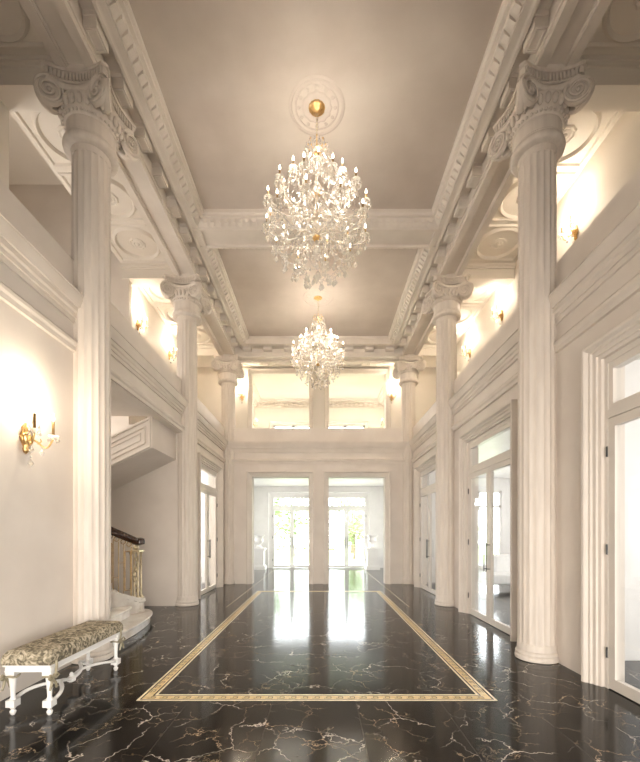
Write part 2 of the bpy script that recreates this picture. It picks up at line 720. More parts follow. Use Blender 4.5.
# ------------------------------------------------------------------ vestibule behind the back wall
struct('wall_vestibule_left', lambda b: box(b, XL(3.6), XL(3.4), BY + .3, 17.7, 0, 3.6), 'white')
struct('wall_vestibule_right', lambda b: box(b, XR(3.4), XR(3.6), BY + .3, 17.7, 0, 3.6), 'white')


def wall_garden(b):
    y0, y1 = 17.5, 17.72
    e = [-3.6, -1.215 - OW, -1.215 + OW, 1.215 - OW, 1.215 + OW, 3.6]
    for i in (0, 2, 4): box(b, X0 + e[i], X0 + e[i + 1], y0, y1, 0, 3.6)
    for i in (1, 3): box(b, X0 + e[i], X0 + e[i + 1], y0, y1, OH, 3.6)


struct('wall_garden', wall_garden, 'white')
struct('ceiling_vestibule', lambda b: box(b, XL(3.6), XR(3.6), BY + .2, 17.72, 3.6, 3.75), 'white')

# ------------------------------------------------------------------ rooms beyond the side doors
def room_right(b):
    x0 = XR(WF + .22)
    box(b, x0, 8.6, 4.68, 4.80, 0, 3.6)
    box(b, 8.0, 8.2, Y0, 15.2, 0, 3.6)
    box(b, XR(3.6), 5.0, 14.6, 14.8, 0, 3.6)
    box(b, 6.7, 8.2, 14.6, 14.8, 0, 3.6)
    box(b, 5.0, 6.7, 14.6, 14.8, 3.1, 3.6)
    box(b, x0, XR(3.4), 12.25, 12.45, 0, 3.6)


struct('wall_side_room_right', room_right, 'white')
struct('ceiling_side_room_right', lambda b: box(b, XR(WF + .22), 8.2, Y0, 14.8, 3.56, 3.70), 'white')


def room_left(b):
    x0 = XL(WF + .22)
    box(b, -7.4, -7.2, 8.5, 14.0, 0, 3.6)
    box(b, -7.4, XL(3.6), 13.8, 14.0, 0, 3.6)
    box(b, XL(3.4), x0, 12.25, 12.45, 0, 3.6)


struct('wall_side_room_left', room_left, 'white')
struct('ceiling_side_room_left', lambda b: box(b, -7.4, XL(WF + .22), 8.5, 14.0, 3.56, 3.70), 'white')


def win3(name, loc, label, hw, h, z0=0.0):
    t = thing(name, label, 'window', loc, 0, kind='structure')

    def fr(b):
        for s in (-1, 1): box(b, s * hw, s * (hw - .08), 0, .08, z0, h)
        box(b, -hw, hw, 0, .08, h - .08, h)
        box(b, -hw, hw, 0, .08, z0, z0 + .1)
        box(b, -.05, .05, 0, .08, z0, h)
        box(b, -hw, hw, 0, .08, h - .62, h - .54)
    obj('frame', fr, 'white', t)
    obj('pane', lambda b: box(b, -hw + .06, hw - .06, .035, .043, z0 + .08, h - .06), 'glass', t)
    return t


win3('window_3', (5.85, 14.62, 0), 'tall white window at the end of the side room seen through the second right-hand door', .85, 3.1)

# white sofa in the right-hand room
so = thing('sofa', 'white sofa with dark feet seen through the glass of the second right-hand door', 'sofa', (5.15, 10.8, 0), R(8))
obj('seat', lambda b: box(b, -.75, .75, -.42, .40, .16, .44), 'sofa', so, bevel=.05)
obj('backrest', lambda b: box(b, -.75, .75, .22, .45, .40, .92), 'sofa', so, bevel=.06)
for s in (-1, 1):
    obj('armrest', lambda b, s=s: box(b, s * .72, s * .92, -.45, .45, .14, .62), 'sofa', so, bevel=.05)
    for y in (-.36, .36):
        obj('foot', lambda b, s=s, y=y: lathe(b, [(.022, 0), (.035, .15)], (s * .8, y, 0), 8), 'wood', so)

# ------------------------------------------------------------------ galleries
def floor_gallery_right(b): box(b, XR(WF + .22), XR(GX + .2), Y0, 13.6, 3.6, 3.78)


struct('floor_gallery_right', floor_gallery_right, 'plaster')


def floor_gallery_left(b):
    box(b, XL(GX + .2), XL(WF + .22), Y0, 7.05, 3.6, 3.78)
    box(b, XL(GX + .2), XL(WF + .22), 8.51, 13.6, 3.6, 3.78)


struct('floor_gallery_left', floor_gallery_left, 'plaster')
struct('wall_gallery_right', lambda b: box(b, XR(GX), XR(GX + .2), Y0, 13.6, 3.7, GC + .1), 'gceil')


def wall_gallery_left(b):
    box(b, XL(GX + .2), XL(GX), Y0, 5.05, 3.7, GC + .1)
    box(b, XL(GX + .2), XL(GX), 8.45, 13.6, 3.7, GC + .1)


struct('wall_gallery_left', wall_gallery_left, 'gceil')
struct('ceiling_gallery_right', lambda b: box(b, XR(2.9), XR(GX + .2), Y0, 13.7, GC, GC + .12), 'gceil')
struct('ceiling_gallery_left', lambda b: box(b, XL(GX), XL(2.9), Y0, 13.7, GC, GC + .12), 'gceil')
struct('ceiling_gallery_back', lambda b: box(b, XL(2.9), XR(2.9), 12.0, 13.7, GC, GC + .12), 'gceil')

# cross beams and jambs of the galleries
k = 6
for s, side in ((-1, 'left'), (1, 'right')):
    for y in (1.17, CY[0], CY[1], CY[2]):
        def beam(b, s=s, y=y):
            box(b, X0 + s * 2.93, X0 + s * GX, y - .02, y + .28, 6.90, GC)
            box(b, X0 + s * 2.93, X0 + s * GX, y - .05, y + .31, 7.10, 7.15)
            box(b, X0 + s * 2.93, X0 + s * GX, y - .07, y + .33, 7.15, GC)
            if s < 0 and y < 5: box(b, XL(GX), XL(GX - .22), y - .02, y + .28, 3.78, 6.9)
        struct('trim_%d' % k, beam, 'gceil')
        k += 1


# ceiling rosettes of the galleries: panel moulding, ring and rosette
def ring(b, r, w, h, z, seg=48, r2=None):
    lathe(b, [(r - w, z), (r - w * .6, z - h * .6), (r - w * .2, z - h), (r + w * .2, z - h * .8), (r + w * .6, z - h * .4), (r + w, z)], (0, 0, 0), seg, cap=False)


rosette_me = None
gal = [(s, y0 + d) for y0 in (1.17, CY[0], CY[1]) for s in (-1, 1) for d in (.88, 1.93, 2.98)]
pan = mesh('panel_moulding', lambda b: sweep(b, rect(.53, .46), [(-.02, 0), (-.01, -.022), (.015, -.028), (.03, -.012), (.035, 0)], (0, 0, 1), True), 'gceil')
rng = mesh('ring_moulding', lambda b: ring(b, .40, .035, .045, 0), 'gceil', 60)


def ros(b):
    lathe(b, [(.15, 0), (.145, -.012), (.13, -.02), (.115, -.012), (.10, -.008), (.085, -.02), (.06, -.024), (.045, -.012), (.03, -.035), (.001, -.04)], (0, 0, 0), 36, lambda a, z: 1 + .05 * math.cos(10 * a))


rosm = mesh('rosette', ros, 'gceil', 50)


def gallery_rosette(x, y, label):
    t = thing('ceiling_rosette', label, 'ceiling rosette', (x, y, GC), 0, 'round plaster rosettes on the gallery ceilings')
    for n_, me in (('panel_moulding', pan), ('ring_moulding', rng), ('rosette', rosm)):
        obj(n_, me, None, t)


onum = ['first', 'second', 'third']
for s, y in gal:
    bay = 0 if y < CY[0] else (1 if y < CY[1] else 2)
    q = [.88, 1.93, 2.98].index(min([.88, 1.93, 2.98], key=lambda d: abs(y - (1.17, CY[0], CY[1])[bay] - d)))
    where = ['in front of the nearest %s column', 'between the first and second %s columns', 'between the second and third %s columns'][bay] % ('left' if s < 0 else 'right')
    gallery_rosette(X0 + s * 3.54, y, '%s round plaster ceiling rosette of the gallery %s' % (onum[q], where))
for q in range(5):
    gallery_rosette(X0 + (q - 2) * 1.12, 12.95, '%s plaster ceiling rosette from the left over the back balcony' % (onum + ['fourth', 'fifth'])[q])

# back gallery wall with two wide openings and the bright room behind
def wall_gallery_back(b):
    y0, y1 = 13.5, 13.7
    box(b, XL(GX + .2), XL(2.28), y0, y1, 3.7, GC)
    box(b, XR(2.28), XR(GX + .2), y0, y1, 3.7, GC)
    box(b, XL(.34), XR(.34), y0, y1, 3.7, GC)
    for s in (-1, 1): box(b, X0 + s * .34, X0 + s * 2.28, y0, y1, 6.98, GC)


struct('wall_gallery_back', wall_gallery_back, 'gceil')


def trim_gallery(b):
    for c in (-1.31, 1.31):
        h = .97
        sweep(b, [(X0 + c - h, 13.5, 3.75), (X0 + c - h, 13.5, 6.98), (X0 + c + h, 13.5, 6.98), (X0 + c + h, 13.5, 3.75)],
              [(a * .9, bb) for a, bb in CAS], (0, -1, 0))


struct('trim_%d' % k, trim_gallery, 'plaster', smooth=25)
k += 1
struct('floor_gallery_back', lambda b: box(b, XL(GX), XR(GX), 12.2, 17.3, 3.75, 3.80), 'plaster')


def upper_room(b):
    box(b, XL(3.0), XL(2.8), 13.7, 17.3, 3.78, 7.3)
    box(b, XR(2.8), XR(3.0), 13.7, 17.3, 3.78, 7.3)
    e = [-2.9, -2.0, -.25, .25, 2.0, 2.9]
    for i in (0, 2, 4): box(b, X0 + e[i], X0 + e[i + 1], 17.1, 17.3, 3.78, 7.3)
    for i in (1, 3): box(b, X0 + e[i], X0 + e[i + 1], 17.1, 17.3, 6.22, 7.3)


struct('wall_upper_room', upper_room, 'gceil')
struct('ceiling_upper_room', lambda b: box(b, XL(3), XR(3), 13.7, 17.3, 7.25, 7.4), 'gceil')


def upper_cornice(b):
    pr = [(0, 0), (.05, 0), (.06, .05), (.12, .06), (.13, .13), (.24, .14), (.25, .20), (.32, .22), (.34, .28), (0, .28)]
    sweep(b, [(XL(2.8), 13.72, 6.97), (XL(2.8), 17.1, 6.97), (XR(2.8), 17.1, 6.97), (XR(2.8), 13.72, 6.97)], [(-p, z) for p, z in pr], (0, 0, 1))
    for i in range(27):
        x = X0 - 2.6 + i * .2
        box(b, x - .05, x + .05, 16.86, 17.0, 6.99, 7.09)


struct('trim_%d' % k, upper_cornice, 'plaster')
k += 1


def up_win_trim(b):
    for c in (-1.125, 1.125):
        h = .875
        sweep(b, [(X0 + c - h, 17.1, 3.8), (X0 + c - h, 17.1, 6.22), (X0 + c + h, 17.1, 6.22), (X0 + c + h, 17.1, 3.8)],
              [(a, bb) for a, bb in CAS], (0, -1, 0))


struct('trim_%d' % k, up_win_trim, 'plaster')
k += 1
for c, n_ in ((-1.125, 4), (1.125, 5)):
    win3('window_%d' % n_, (X0 + c, 17.15, 3.8), 'bright window at the back of the upper room, seen above the balcony, %s of the pier' % ('left' if c < 0 else 'right'), .87, 2.42)

# ------------------------------------------------------------------ main ceiling, architrave and cornice
P = 2.005
PAN = [(-.2, 2.83), (3.65, 6.95), (7.77, 11.41)]


def ceiling(b):
    box(b, XL(3.0), XR(3.0), Y0, 12.25, CEI, CEI + .15)


struct('ceiling', ceiling, 'ceil', 'taupe plaster ceiling in two coffered fields', 'ceiling')


def architrave(side):
    def f(b):
        if side in (-1, 1):
            xa, xb = X0 + side * 2.49, X0 + side * 2.93
            box(b, xa, xb, Y0, 12.2, ARC + .05, CEI)
            box(b, xa, X0 + side * 2.60, Y0, 12.2, ARC, ARC + .05)
            box(b, X0 + side * 2.82, xb, Y0, 12.2, ARC, ARC + .05)
            for y in CY:
                box(b, xa, xb, y - .30, y + .30, ARC - .002, ARC + .05)
            sweep(b, [(X0 + side * 2.60, Y0, ARC), (X0 + side * 2.60, 12.2, ARC)], [(0, .05), (side * -.022, .05), (side * -.016, .03), (0, .022)], (0, 0, 1))
            sweep(b, [(X0 + side * 2.82, Y0, ARC), (X0 + side * 2.82, 12.2, ARC)], [(0, .05), (side * .022, .05), (side * .016, .03), (0, .022)], (0, 0, 1))
            # small bead at the foot of the frieze
            xo = X0 + side * 2.49
            box(b, xo, xo - side * .02, Y0, 11.7, 6.84, 6.875)
        else:
            ya, yb = 11.74, 12.20
            box(b, XL(2.9), XR(2.9), ya, yb, ARC + .05, CEI)
            box(b, XL(2.9), XR(2.9), ya, ya + .12, ARC, ARC + .05)
            box(b, XL(2.9), XR(2.9), yb - .12, yb, ARC, ARC + .05)
            box(b, XL(2.49), XR(2.49), ya - .02, ya, 6.84, 6.875)
    return f


for s in (-1, 1, 0):
    struct('trim_%d' % k, architrave(s), 'plaster')
    k += 1


# cornice over the architrave: soffit, corona lip, modillion blocks as parts
def cornice_run(side):
    def f(b):
        if side in (-1, 1):
            x = X0 + side * 2.49
            pts = [(x, Y0, 0), (x, 11.74, 0)] if side > 0 else [(x, 11.74, 0), (x, Y0, 0)]
        else:
            pts = [(XR(2.49), 11.74, 0), (XL(2.49), 11.74, 0)]
        pr = [(0, 7.09), (.14, 7.09), (.14, 7.045), (.165, 7.045), (.165, 7.01), (.18, 6.995), (.215, 6.995), (.225, 7.0), (.245, 7.004), (.31, 7.004), (.31, CEI), (0, CEI)]
        sweep(b, pts, pr, (0, 0, 1))
    return f


mod_me = {}


def modillion(b):
    # local: projects along +x from 0 to .15, under z = 0 (soffit)
    box(b, .001, .150, -.12, .12, -.17, 0)
    box(b, .001, .158, -.13, .13, -.052, 0)
    sweep(b, [(.014, -.10, -.17), (.128, -.10, -.17), (.128, .10, -.17), (.014, .10, -.17)], [(0, 0), (.018, 0), (.018, -.010), (0, -.010)], (0, 0, 1), True)


modm = mesh('modillion', modillion, 'plaster')
for side, nm_ in ((-1, 'left'), (1, 'right'), (0, 'back')):
    c = obj('trim_%d' % k, cornice_run(side), 'plaster')
    c['kind'] = 'structure'
    c['label'] = '%s cornice with a row of modillion blocks under the ceiling' % nm_
    c['category'] = 'cornice'
    k += 1
    if side:
        for i in range(17):
            y = 2.02 + i * .58
            if y > 11.4: break
            o = obj('modillion', modm, None, c, loc=(X0 + side * 2.49, y, 7.09))
            o.rotation_euler = (0, 0, R(180) if side > 0 else 0)
    else:
        for i in range(8):
            o = obj('modillion', modm, None, c, loc=(X0 - 2.1 + i * .60, 11.74, 7.09))
            o.rotation_euler = (0, 0, R(-90))


# coffer frames: egg band and dark reveal round each ceiling field
def coffer(y0, y1):
    def f(b):
        cx, cy, hx, hy = X0, (y0 + y1) / 2, P, (y1 - y0) / 2
        pts = [(cx - hx, cy - hy, 0), (cx + hx, cy - hy, 0), (cx + hx, cy + hy, 0), (cx - hx, cy + hy, 0)]
        w = .19
        pr = [(-w, 7.0), (-w + .03, 7.0), (-w + .035, 7.02), (-w + .05, 7.035), (-.085, 7.09), (-.075, 7.12), (-.03, 7.125), (-.025, 7.15), (0, 7.165), (0, CEI), (-w, CEI)]
        sweep(b, pts, pr, (0, 0, 1), True)
        # eggs
        sides = [((cx - hx, cy - hy), (1, 0), (0, -1), 2 * hx), ((cx - hx, cy + hy), (1, 0), (0, 1), 2 * hx),
                 ((cx - hx, cy - hy), (0, 1), (-1, 0), 2 * hy), ((cx + hx, cy - hy), (0, 1), (1, 0), 2 * hy)]
        for p, d, n, ln in sides:
            q = int(ln / .125)
            for i in range(q + 1):
                s = i * ln / q
                c = (p[0] + d[0] * s + n[0] * .11, p[1] + d[1] * s + n[1] * .11, 7.062)
                g = bmesh.ops.create_cube(b, size=1)
                for v in g['verts']:
                    a_ = v.co.x * .068
                    t_ = v.co.y * .066
                    v.co = Vector((c[0] + d[0] * a_ + n[0] * t_, c[1] + d[1] * a_ + n[1] * t_, c[2] - .008 + v.co.z * .055 - t_ * .7))
    return f


for y0, y1 in PAN:
    c = struct('trim_%d' % k, coffer(y0, y1), 'plaster')
    k += 1
    # thin dark shadow gap is a real recess: the field sits behind a raised lip


def cross(b):
    for ya, yb in ((PAN[0][1] + .17, PAN[1][0] - .17), (PAN[1][1] + .17, PAN[2][0] - .17)):
        box(b, XL(2.25), XR(2.25), ya, yb, 7.03, CEI)
        box(b, XL(2.25), XR(2.25), ya, ya + .05, 6.99, 7.04)
        box(b, XL(2.25), XR(2.25), yb - .05, yb, 6.99, 7.04)
        for s in (-1, 1):
            box(b, X0 + s * 2.13, X0 + s * 2.20, ya + .05, yb - .05, 6.985, 7.04)
    box(b, XL(2.25), XR(2.25), 11.58, 11.76, 7.0, CEI)
    box(b, XL(2.25), XR(2.25), Y0, -.38, 7.0, CEI)


struct('trim_%d' % k, cross, 'plaster')
k += 1


# ------------------------------------------------------------------ columns
COLX = {(-1, 0): -2.765, (-1, 1): -2.825, (-1, 2): -2.79, (1, 0): 2.615, (1, 1): 2.67, (1, 2): 2.67}
NF = 18


def flute(a, z):
    t = (a * NF / (2 * PI)) % 1.0
    d = abs(t - .5) * 2
    return 1.0 - .045 * max(0.0, 1 - (d / .80) ** 2) ** .6 if .20 < z < 5.95 else 1.0


def shaft(b):
    zs = [.12, .195, .205, 1.5, 3, 4.5, 5.9, 5.948, 5.955, 6.04]
    rs = [.222, .214, .212, .212, .211, .209, .206, .206, .207, .215]
    lathe(b, list(zip(rs, zs)), (0, 0, 0), NF * 8, flute, cap=False)


def base(b):
    lathe(b, [(.228, 0), (.242, .008), (.245, .03), (.24, .055), (.23, .062), (.236, .07), (.238, .085), (.232, .10), (.222, .118), (.2, .125)], (0, 0, 0), 64)


def cap_body(b):
    pr = [(.21, 6.03), (.262, 6.13), (.262, 6.30), (.275, 6.305), (.285, 6.32), (.285, 6.335), (.275, 6.345), (.285, 6.36), (.305, 6.44), (.318, 6.50), (.318, 6.52), (.29, 6.54), (.27, 6.60)]
    lathe(b, pr, (0, 0, 0), 96, None, cap=False)
    for i in range(36):
        a = 2 * PI * i / 36
        blob(b, (.290 * math.cos(a), .290 * math.sin(a), 6.328), .019, .019, .018, 6, 4)
    for i in range(24):
        a = 2 * PI * (i + .5) / 24
        blob(b, (.312 * math.cos(a), .312 * math.sin(a), 6.435), .034, .034, .062, 8, 6)


def astragal(b):
    lathe(b, [(.20, 6.02), (.27, 6.03), (.29, 6.045), (.298, 6.075), (.29, 6.105), (.272, 6.118), (.278, 6.128), (.272, 6.14), (.2, 6.145)], (0, 0, 0), 64)


def abacus_poly(a, sag, ch=.05, n=12):
    pts = []
    cs = [(-1, -1), (1, -1), (1, 1), (-1, 1)]
    for i in range(4):
        p, q = cs[i], cs[(i + 1) % 4]
        d = (q[0] - p[0], q[1] - p[1])
        d = (d[0] / 2, d[1] / 2)
        nrm = (d[1], -d[0])
        for j in range(n + 1):
            s = -1 + 2 * j / n
            sx = s * (a - ch)
            off = a - sag * (1 - s * s)
            pts.append((d[0] * sx + nrm[0] * off, d[1] * sx + nrm[1] * off))
    return pts


def abacus(b):
    prism(b, abacus_poly(.385, .085), 6.735, 6.768)
    prism(b, abacus_poly(.345, .085), 6.64, 6.665)
    prism(b, abacus_poly(.325, .085), 6.665, 6.735)
    # dentils round the edge
    pl = abacus_poly(.366, .085, n=17)
    n = len(pl)
    for i in range(n):
        p, q = Vector((*pl[i], 0)), Vector((*pl[(i + 1) % n], 0))
        m_ = p.lerp(q, .5)
        t = (q - p)
        L_ = t.length
        t.normalize()
        nn = Vector((t.y, -t.x, 0))
        c = m_ - nn * .022
        vs = []
        for z in (6.660, 6.737):
            for (u, w) in ((-1, -1), (1, -1), (1, 1), (-1, 1)):
                vs.append(b.verts.new(c + t * (u * L_ * .30) + nn * (w * .024) + Vector((0, 0, z))))
        for f in ((0, 3, 2, 1), (4, 5, 6, 7), (0, 1, 5, 4), (1, 2, 6, 5), (2, 3, 7, 6), (3, 0, 4, 7)):
            b.faces.new([vs[q_] for q_ in f])


def canalis(b):
    # sagging bands linking the volutes on every face
    for i in range(4):
        a = i * PI / 2
        rot = Matrix.Rotation(a, 3, 'Z')
        pts, rr = [], []
        for j in range(13):
            s = -1 + j / 6
            pts.append(rot @ Vector((s * .30, -.345 + .075 * (1 - s * s), 6.615 - .055 * (1 - s * s))))
        tube(b, pts, .036, 8, flat=1.1)


def volute(b):
    # one corner: towards (+x, -y); two spiral discs meeting at the tip
    rad = .148
    tip = Vector((.405, -.405, 6.475))
    for ang, flip in ((-24, 1), (-66, -1)):
        d = Vector((math.cos(R(ang)), math.sin(R(ang)), 0))
        nrm = Vector((d.y, -d.x, 0)) * flip           # outward of the face
        c = tip - d * rad * .98 - nrm * .0
        up = Vector((0, 0, 1))
        th = .05

        def ringv(r, h, n=28):
            return [b.verts.new(c + (d * math.cos(2 * PI * q / n) + up * math.sin(2 * PI * q / n)) * r + nrm * h) for q in range(n)]
        prof = [(rad * .9, -th), (rad, -th * .6), (rad, -.005), (rad * .96, .010), (rad * .86, .010), (rad * .80, -.008), (rad * .3, -.004)]
        rs = [ringv(r_, h) for r_, h in prof]
        for u, w in zip(rs, rs[1:]):
            for q in range(28):
                b.faces.new((u[q], u[(q + 1) % 28], w[(q + 1) % 28], w[q]))
        b.faces.new(rs[0])
        b.faces.new(rs[-1])
        pts, rr = [], []
        for q in range(46):
            t = q / 45
            a = PI / 2 + (2.35 * 2 * PI * t) * flip
            r_ = rad * (.90 * (1 - t) ** 1.0 + .10)
            pts.append(c + (d * math.cos(a) + up * math.sin(a)) * r_ + nrm * (.012 + .010 * t))
            rr.append(.0185 * (1 - .5 * t))
        tube(b, pts, rr, 6)
        g = bmesh.ops.create_uvsphere(b, u_segments=8, v_segments=6, radius=.02)
        for v in g['verts']: v.co = v.co + c + nrm * .008
    # leafy body under the tip
    tube(b, [(.25, -.25, 6.60), (.31, -.31, 6.56), (.35, -.35, 6.47), (.33, -.33, 6.37), (.28, -.28, 6.34)], [.04, .045, .045, .035, .02], 10)


me_shaft = mesh('shaft', shaft, 'stone', 35)
me_base = mesh('base', base, 'stone', 50)
me_cap = mesh('capital', cap_body, 'stone', 40)
me_ast = mesh('astragal', astragal, 'stone', 60)
me_aba = mesh('abacus', abacus, 'stone')
me_can = mesh('canalis', canalis, 'stone', 50)
me_vol = mesh('volute', volute, 'stone', 45)
cl = {(-1, 0): 'tall cream fluted Ionic column behind the upholstered bench, nearest on the left',
      (-1, 1): 'cream fluted Ionic column between the staircase alcove and the left glazed door',
      (-1, 2): 'cream fluted Ionic column in the far left corner, beside the back wall',
      (1, 0): 'tall cream fluted Ionic column nearest on the right, before the second glazed door',
      (1, 1): 'cream fluted Ionic column between the second and third glazed doors of the right wall',
      (1, 2): 'cream fluted Ionic column in the far right corner, beside the back wall'}
col0 = None
for j in range(3):
    for s in (-1, 1):
        if col0 is None:
            t = col0 = thing('ionic_column', cl[(s, j)], 'column', (COLX[s, j], CY[j], 0), 0, 'Ionic columns along the hall', 'thing')
            obj('base', me_base, None, t)
            obj('shaft', me_shaft, None, t)
            cp = obj('capital', me_cap, None, t)
            obj('astragal', me_ast, None, cp)
            obj('abacus', me_aba, None, cp)
            obj('canalis', me_can, None, cp)
            for q in range(4):
                v = obj('volute', me_vol, None, cp)
                v.rotation_euler = (0, 0, q * PI / 2)
        else:
            t = copy_tree(col0)
            t.location = (COLX[s, j], CY[j], 0)
            t['label'] = cl[(s, j)]

# ------------------------------------------------------------------ staircase
STY = 6.70


def step1_poly():
    return [(-2.74, 5.02), (-2.715, 5.5), (-2.73, 6.0), (-2.785, 6.4), (-2.86, 6.72), (-2.95, 6.93), (-3.07, 7.09), (-3.22, 7.17), (-3.45, 7.17), (-4.0, 7.17), (-4.0, 5.02)]


def step2_poly():
    return [(-3.02, 5.02), (-3.03, 5.6), (-3.05, 6.1), (-3.075, 6.35), (-3.10, 6.50), (-3.16, 6.58), (-3.3, 6.56), (-3.5, 6.45), (-4.3, 6.40), (-4.3, 5.02)]


st = thing('staircase', 'marble half-turn staircase rising left from the alcove behind the nearest left column', 'staircase', (0, 0, 0), 0)


def smooth_poly(pl, n):   # rounded front edge of the curtail step
    out = []
    for i in range(n - 1):
        p0, p1, p2, p3 = pl[max(i - 1, 0)], pl[i], pl[i + 1], pl[min(i + 2, n - 1)]
        for q in range(4):
            t = q / 4
            out.append(tuple(.5 * (2 * p1[k_] + (p2[k_] - p0[k_]) * t + (2 * p0[k_] - 5 * p1[k_] + 4 * p2[k_] - p3[k_]) * t * t + (3 * p1[k_] - p0[k_] - 3 * p2[k_] + p3[k_]) * t ** 3) for k_ in (0, 1)))
    return out + pl[n - 1:]


def off_poly(pl, cx_, cy_, k_):
    return [(cx_ + (x - cx_) * k_, cy_ + (y - cy_) * k_) for x, y in pl]


def stepfn(pl, z0, z1):
    def f(b):
        prism(b, off_poly(pl, -3.7, 5.9, .965), z0, z1 - .035)
        prism(b, pl, z1 - .035, z1)
    return f


p1 = smooth_poly(step1_poly(), 9)
p2 = smooth_poly(step2_poly(), 6)
obj('step', stepfn(p1, 0, .15), 'marble', st, 30, bevel=.008)
obj('step', stepfn(p2, .15, .30), 'marble', st, 30, bevel=.008)
for i in range(3, 13):
    x = -3.1 - .285 * (i - 2)

    def sf(b, x=x, i=i):
        box(b, x, x - .34, 5.02, 6.38, .15 * (i - 1) - .12, .15 * i - .035)
        box(b, x + .02, x - .34, 5.02, 6.38, .15 * i - .035, .15 * i)
    obj('step', sf, 'marble', st)
obj('landing', lambda b: box(b, -7.2, -6.2, 5.02, 8.23, 1.78, 1.98), 'marble', st)


CPTS = [(-3.20, 6.90), (-3.205, 6.80), (-3.24, 6.70), (-3.31, 6.61), (-3.41, 6.54), (-3.55, 6.50), (-3.75, 6.48), (-4.2, 6.48), (-6.2, 6.48)]


def spath(s_):
    """point and normal of the curved balustrade line at arc length s_"""
    for (x0, y0), (x1, y1) in zip(CPTS, CPTS[1:]):
        d = math.hypot(x1 - x0, y1 - y0)
        if s_ <= d or (x1, y1) == CPTS[-1]:
            t = s_ / d
            return x0 + (x1 - x0) * t, y0 + (y1 - y0) * t, -(y1 - y0) / d, (x1 - x0) / d
        s_ -= d


def curb_z(s_): return .38 + .53 * s_ * s_ / (s_ + .12)


def rail_z(s_): return 1.37 + .53 * s_ * s_ / (s_ + .20)


SS = [i * .05 for i in range(16)] + [.8 + i * .15 for i in range(16)]


def curb(b):
    for w, z0o, z1o in ((.085, None, -.04), (.115, -.075, -.035), (.105, -.035, 0)):
        L_, Rr = [], []
        for s_ in SS:
            x, y, nx, ny = spath(s_)
            z1 = curb_z(s_) + z1o
            z0 = max(.15, curb_z(s_) - .80) if z0o is None else curb_z(s_) + z0o
            L_.append((b.verts.new((x + nx * w, y + ny * w, z0)), b.verts.new((x + nx * w, y + ny * w, z1))))
            Rr.append((b.verts.new((x - nx * w, y - ny * w, z0)), b.verts.new((x - nx * w, y - ny * w, z1))))
        for i in range(len(SS) - 1):
            b.faces.new((L_[i][0], L_[i + 1][0], L_[i + 1][1], L_[i][1]))
            b.faces.new((Rr[i][0], Rr[i][1], Rr[i + 1][1], Rr[i + 1][0]))
            b.faces.new((L_[i][1], L_[i + 1][1], Rr[i + 1][1], Rr[i][1]))
            b.faces.new((L_[i][0], Rr[i][0], Rr[i + 1][0], L_[i + 1][0]))
        b.faces.new((L_[0][0], L_[0][1], Rr[0][1], Rr[0][0]))
        b.faces.new((L_[-1][0], Rr[-1][0], Rr[-1][1], L_[-1][1]))
    lathe(b, [(.135, .15), (.135, .17), (.115, .185), (.115, .305), (.14, .325), (.14, .345), (.13, .36), (.13, .382), (.001, .383)], (-3.20, 6.90, 0), 28)


obj('curb', curb, 'marble', st, 30)


def handrail(b):
    tube(b, [(-3.14, 6.93, 1.37)] + [(*spath(s_)[:2], rail_z(s_)) for s_ in SS], .052, 12, flat=1.25)
    lathe(b, [(.06, 1.315), (.08, 1.325), (.085, 1.37), (.075, 1.42), (.04, 1.432), (.001, 1.433)], (-3.165, 6.92, 0), 24)


obj('handrail', handrail, 'wood', st, 50)


def newel(b):
    for x, y in ((-3.16, 6.84), (-3.16, 6.96), (-3.28, 6.84), (-3.28, 6.96)):
        lathe(b, [(.028, .38), (.028, .42), (.016, .44), (.016, 1.14), (.028, 1.16), (.028, 1.19)], (x, y, 0), 10)
    box(b, -3.32, -3.12, 6.80, 7.0, 1.19, 1.22)
    box(b, -3.32, -3.12, 6.80, 7.0, .38, .40)
    blob(b, (-3.22, 6.90, 1.27), .05, .05, .05, 10, 8)
    for i in range(7):
        a = i * 1.3
        blob(b, (-3.22 + .03 * math.cos(a), 6.90 + .03 * math.sin(a), .52 + i * .09), .032, .032, .05, 6, 5)


obj('newel', newel, 'palegold', st, 50)


def bar(b, s0, z0, s1, z1, r):
    x0, y0 = spath(s0)[:2]
    x1, y1 = spath(s1)[:2]
    tube(b, [(x0, y0, z0), (x1, y1, z1)], r, 6)


for i in range(9):
    s0 = .16 + i * .30

    def panel(b, s0=s0):
        for d in (0, .14, .22):
            bar(b, s0 + d, curb_z(s0 + d) - .01, s0 + d, rail_z(s0 + d) - .13, .0065)
        za, zb = curb_z(s0 + .07) + .09, rail_z(s0 + .07) - .23
        q = [(s0 + .02, za), (s0 + .12, za), (s0 + .12, zb), (s0 + .02, zb)]
        for (u, w) in zip(q, q[1:] + q[:1]): bar(b, u[0], u[1], w[0], w[1], .008)
        zm = (za + zb) / 2
        bar(b, s0 + .14, zm + .14, s0 + .22, zm + .14, .006)
        bar(b, s0 + .22, zm - .10, s0 + .30, zm - .10, .006)
        for q in range(3):
            sc_ = s0 + .05 + q * .10
            x, y, nx, ny = spath(sc_)
            tx, ty = ny, -nx
            tube(b, [(x + tx * .038 * math.cos(a), y + ty * .038 * math.cos(a), rail_z(sc_) - .10 + .038 * math.sin(a)) for a in [2 * PI * k_ / 12 for k_ in range(13)]], .008, 5)
    obj('baluster_panel', panel, 'brass', st, 50)


